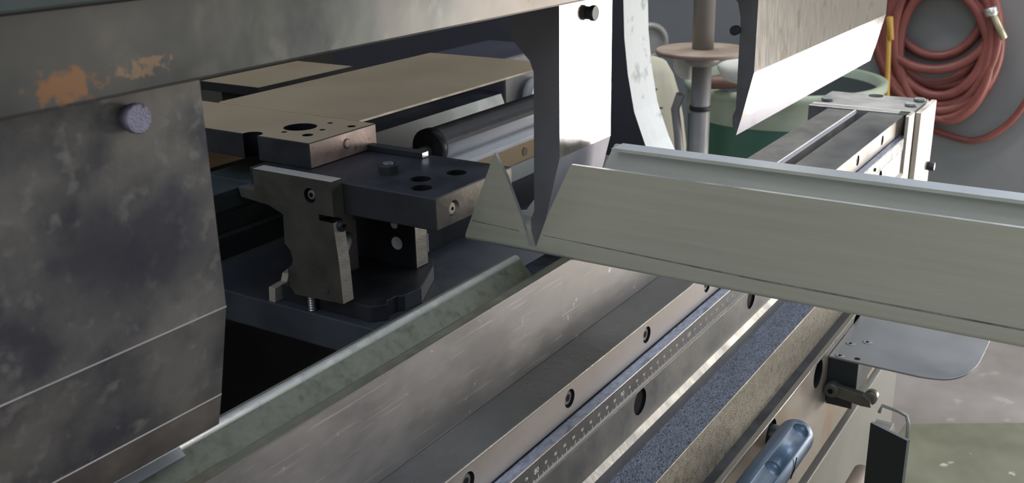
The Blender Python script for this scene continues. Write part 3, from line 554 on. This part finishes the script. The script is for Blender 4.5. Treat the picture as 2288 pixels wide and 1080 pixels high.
kb = thing('tie_bar_knob', 'blue chrome cylindrical bar with two round dimples in front of the brown bed', 'knob', (0.6, 0.19, -0.40))
yk, zk, rk = 0.1830, -0.3760, 0.0130
s = MB(); pr = [(0, 0.001)]+[(rk-rk*math.cos(a), rk*math.sin(a)) for a in [math.radians(15*i) for i in range(1, 6)]]+[(rk*1.1, rk), (0.30, rk)]
s.lathe((0.6640, yk, zk), (-1, 0, 0), pr, 'chrome', 40); ko = s.build('bar', kb)
nd = Vector((-0.30, -0.45, 0.84)).normalized()
ct = MB()
for x in (0.6480, 0.5900):
    c0 = Vector((x, yk, zk)); ct.lathe(c0+nd*(rk*1.25), -nd, [(0, 0.0062), (rk*0.36, 0.0058), (rk*0.5, 0.003), (rk*0.52, 0.0005)], 'chrome', 28)
carve(ko, ct)
s = MB(); s.cyl((0.676, 0.1900, -0.3935), (0.676, 0.2250, -0.3935), 0.0085, 'dark_steel', 24, 0.0006); s.cyl((0.676, 0.1940, -0.3955), (0.676, 0.2075, -0.3955), 0.0092, 'dark_steel', 24, 0.0008); s.build('shaft', kb)
for x in (0.6080, 0.5660):
    s = MB(); c0 = Vector((x, yk, zk))+Vector((0, -0.80, 0.10)).normalized()*rk; s.tube([c0+Vector((0.006, 0, 0.005)), c0+Vector((0, -0.0006, -0.001)), c0+Vector((-0.005, 0, -0.006))], 0.0004, 'hole', 8); s.build('roll_mark', kb)

pn = thing('black_guard_panel', 'upright black panel with grey rim and a bent wire handle, lower right', 'panel', (0.80, 0.14, -0.60))
pa = [(0.750, 0.1526, -0.4030), (0.735, 0.1215, -0.4020)]
s = MB()
def slab(p, q, th, z1a, z1b, z0, m, bev=0.0006):
    d = (Vector(q)-Vector(p)).normalized(); nn = Vector((d.y, -d.x, 0))*(-th)
    V = []
    for (pt, zt_) in ((p, z1a), (q, z1b)):
        for off in (Vector((0, 0, 0)), nn):
            for z in (z0, zt_): V.append(s.bm.verts.new((pt[0]+off.x, pt[1]+off.y, z)))
    fs = [s.face([V[i] for i in ids], mm) for ids, mm in (((0, 4, 5, 1), m), ((2, 3, 7, 6), 'panel_edge'), ((1, 5, 7, 3), 'panel_edge'), ((0, 2, 6, 4), 'panel_edge'), ((0, 1, 3, 2), 'panel_edge'), ((4, 6, 7, 5), 'panel_edge'))]
slab((0.7500, 0.1526, 0), (0.7330, 0.1214, 0), 0.003, -0.4030, -0.4015, -0.62, 'black_panel'); s.build('panel_sheet', pn)
s = MB(); s.tube([(0.775, 0.152, -0.4060), (0.779, 0.151, -0.4010), (0.777, 0.138, -0.4015), (0.775, 0.131, -0.4030), (0.772, 0.1285, -0.4080), (0.768, 0.1275, -0.4240)], 0.0014, 'grey_steel', 10); s.build('wire_handle', pn, 'bent grey wire handle')
s = MB(); s.box(0.757, 0.778, 0.1400, 0.154, -0.62, -0.4130, 'bed_paint', 0.0008); s.build('inner_box', pn)
rd = MB(); rd.cyl((0.60, 0.165, -0.478), (0.80, 0.165, -0.478), 0.0075, 'disc', 20, 0.001); one(rd, 'pivot_rod', 'brownish round rod left of the black panel at the bottom edge', 'rod')

# ------------------------------------------------------------------ floor plate
fpz = MB(); fpz.prism([(1.20, -0.55), (2.10, -0.55), (2.28, 0.10), (2.12, 0.36), (1.2, 0.40)], 'z', FLOOR, FLOOR+0.03, 'mat_green', bevel=0.004); one(fpz, 'floor_plate', 'olive green plate lying on the concrete floor, lower right', 'floor plate')

# ------------------------------------------------------------------ background
dr = thing('green_drum', 'green open drum with a pale rim standing behind the press', 'drum', (3.12, 1.00, FLOOR))
s = MB(); s.lathe((3.12, 1.00, FLOOR), (0, 0, 1), [(0, 0.26), (0.015, 0.275), (0.25, 0.285), (0.26, 0.292), (0.28, 0.285), (0.47, 0.290), (0.56, 0.292)], 'drum', 64, cap=False); s.build('barrel', dr)
s = MB(); s.lathe((3.12, 1.00, FLOOR), (0, 0, 1), [(0.47, 0.2915), (0.50, 0.297), (0.545, 0.297), (0.55, 0.305), (0.572, 0.305), (0.575, 0.295), (0.57, 0.283), (0.50, 0.283)], 'drum_rim', 64, cap=False); s.build('rim', dr, 'pale green rim')
s = MB(); s.lathe((3.12, 1.00, FLOOR), (0, 0, 1), [(0.02, 0.001), (0.02, 0.262), (0.545, 0.282)], 'drum_in', 64, cap=False); s.build('inner_wall', dr)
po = thing('grey_pole', 'grey steel pole with a round collar plate behind the press', 'pole', (2.4, 0.98, FLOOR))
s = MB(); s.cyl((2.40, 0.978, FLOOR), (2.40, 0.978, -0.40), 0.0245, 'pole', 28); s.build('lower_pole', po)
s = MB(); s.cyl((2.40, 0.978, -0.40), (2.40, 0.978, 1.2), 0.0265, 'pole', 28); s.build('upper_pole', po)
s = MB(); s.lathe((2.40, 0.978, -0.4000), (0, 0, 1), [(0, 0.11), (0.002, 0.115), (0.010, 0.115), (0.012, 0.112)], 'disc', 40); s.build('collar_plate', po, 'rusty round collar plate')
s = MB(); s.lathe((2.40, 0.978, -0.4300), (0, 0, 1), [(0, 0.030), (0.012, 0.044), (0.030, 0.046)], 'pole', 28); s.build('collar_hub', po)
s = MB(); s.lathe((2.40, 0.978, -0.541), (0, 0, 1), [(0, 0.0262), (0.006, 0.0275), (0.012, 0.0262)], 'rubber', 24); s.build('cable_tie', po)
s = MB(); s.tube([(2.37, 1.02, -0.50), (2.375, 1.035, -0.54), (2.36, 1.018, -0.60), (2.355, 1.005, -0.70), (2.36, 1.005, -0.9), (2.36, 1.00, FLOOR)], 0.011, 'pole', 12); one(s, 'power_cable', 'grey cable strapped to the pole with a black tie', 'cable')

def blob(name, label, cat, c, rx, ry, rz, m, seed, flat=0.0):
    bm_ = MB(); rnd = random.Random(seed); n = 20; k = 12; rings = []
    ph = [rnd.uniform(0, 6.28) for _ in range(6)]
    for i in range(k+1):
        t_ = math.pi*i/k; ring = []
        for j in range(n):
            a = 2*math.pi*j/n
            w_ = 1+0.10*math.sin(3*a+ph[0]+2*t_)+0.07*math.sin(5*a+ph[1])+0.06*math.sin(4*t_+ph[2]+a)
            ring.append((c[0]+rx*math.sin(t_)**0.7*math.cos(a)*w_ if i not in (0, k) else c[0]+0.001*math.cos(a), c[1]+(ry*math.sin(t_)**0.7*math.sin(a)*w_ if i not in (0, k) else 0.001*math.sin(a)), c[2]-rz*math.cos(t_)))
        rings.append(ring)
    bm_.rings(rings, m); return bm_
sk = blob('sack', '', '', (2.70, 1.250, -0.808), 0.085, 0.095, 0.342, 'cloth', 3)
sack = thing('cream_sack', 'cream cloth sack with rows of black marks hanging left of the pole', 'sack', (2.70, 1.22, FLOOR)); sk.build('sack_body', sack)
for k in range(11):
    s = MB(); z = -0.540-k*0.017; y = 1.215+random.uniform(-0.015, 0.02); wd = random.uniform(0.02, 0.045)
    s.box(2.592, 2.600, y-wd, y+wd*0.6, z-0.002, z+0.002, 'ink'); s.build('printed_mark', sack)
one(blob('', '', '', (2.458, 1.040, -0.440), 0.030, 0.038, 0.038, 'cloth_white', 9), 'white_rag', 'crumpled white rag tied to the pole just under the collar plate', 'rag')
one(blob('', '', '', (2.75, 0.99, -0.50), 0.04, 0.075, 0.035, 'cloth_white', 19), 'pale_rag', 'pale crumpled rag right of the pole above the drum', 'rag')
s = MB(); s.tube([(3.05+0.24*math.cos(a), 1.14+0.17*math.sin(a), -0.53+0.02*math.cos(a)) for a in [math.radians(180+12*i) for i in range(16)]], 0.020, 'band', 12); one(s, 'brown_strap', 'brown strap lying over the drum rim right of the pole', 'strap')
s = MB(); s.lathe((3.05, 1.43, -0.48), (-0.8, -0.5, 0.1), [(0, 0.055), (0.02, 0.06), (0.05, 0.06), (0.06, 0.045), (0.05, 0.04)], 'pole', 28); s.cyl((3.03, 1.425, FLOOR), (3.03, 1.425, -0.52), 0.012, 'pole', 12); one(s, 'grey_reel', 'small grey round reel at the white throat edge', 'reel')

# hose coil on the wall
XW = 3.6
def wy(px, py):      # point on the far wall seen at that place of the photograph
    d = FWD+RIGHT*((px-1144)/2294.32)+DOWN*((py-540)/2294.32); t_ = (XW-0.05)/d.x; return (d.y*t_, d.z*t_)
hc = thing('hose_coil', 'coil of red brown rubber hose hanging on the grey wall', 'hose', (XW-0.05, 0.6, -0.95))
loops = [((2092, 10), 104, 118, 0.0), ((2095, 45), 128, 108, -0.1), ((2098, 70), 130, 125, 0.15), ((2100, 62), 112, 150, 0.0), ((2106, 85), 118, 160, 0.08), ((2095, 60), 138, 172, -0.05), ((2088, 88), 128, 172, 0.0), ((2104, 95), 132, 150, 0.1), ((2090, 40), 118, 150, 0.1), ((2098, 105), 118, 158, -0.1), ((2090, 112), 112, 150, 0.2), ((2110, 75), 108, 168, 0.1), ((2100, 120), 124, 140, 0.05), ((2112, 118), 100, 148, -0.05)]
for k, ((cx, cy), rx, ry, rot) in enumerate(loops):
    pts = []
    for i in range(56):
        a = 2*math.pi*i/56; u = rx*math.cos(a); v = ry*math.sin(a)
        px = cx+u*math.cos(rot)-v*math.sin(rot); py = cy+u*math.sin(rot)+v*math.cos(rot)
        Y, Z = wy(px, py); pts.append((XW-0.022-0.015*((k*3) % 6)+0.006*math.sin(2*a+k), Y, Z))
    s = MB(); s.tube(pts, 0.0155, 'hose', 10, closed=True); s.build('hose_loop', hc)
tail = [wy(*q) for q in [(2030, 262), (2060, 285), (2110, 305), (2165, 318), (2215, 305), (2262, 268), (2300, 215), (2340, 150)]]
s = MB()
from mathutils import geometry
tp = [Vector((XW-0.02, y, z)) for y, z in tail]; sm = []
for i in range(len(tp)-1):
    p0 = tp[max(i-1, 0)]; p1_ = tp[i]; p2_ = tp[i+1]; p3_ = tp[min(i+2, len(tp)-1)]
    for j in range(6):
        t_ = j/6; sm.append(0.5*((2*p1_)+(p2_-p0)*t_+(2*p0-5*p1_+4*p2_-p3_)*t_*t_+(3*p1_-p0-3*p2_+p3_)*t_**3))
s.tube(sm, 0.011, 'hose', 10); s.build('hose_tail', hc)
y0, z0 = wy(2222, 22); y1, z1 = wy(2250, 82)
s = MB(); s.cyl((XW-0.10, y0, z0), (XW-0.10, y1, z1), 0.011, 'brass', 16, 0.002); s.cyl((XW-0.10, y0+0.006, z0+0.012), (XW-0.10, y0-0.003, z0-0.012), 0.020, 'glint', 16, 0.003); s.build('hose_coupling', hc, 'bright metal hose coupling')
s = MB(); s.cyl((XW, 0.68, -0.28), (XW-0.12, 0.68, -0.27), 0.012, 'dark_steel', 12, 0.001); s.build('wall_hook', hc)
y0, z0 = wy(2003, 30); y1, z1 = wy(2012, 260)
s = MB(); s.cyl((XW-0.14, y0, z0), (XW-0.14, y0+(y1-y0)*0.22, z0+(z1-z0)*0.22), 0.0105, 'yellow', 12, 0.002); s.cyl((XW-0.14, y0, z0), (XW-0.13, y1, FLOOR), 0.0075, 'yellow', 12, 0.001); one(s, 'yellow_rod', 'thin yellow rod standing against the left side of the hose coil', 'rod')
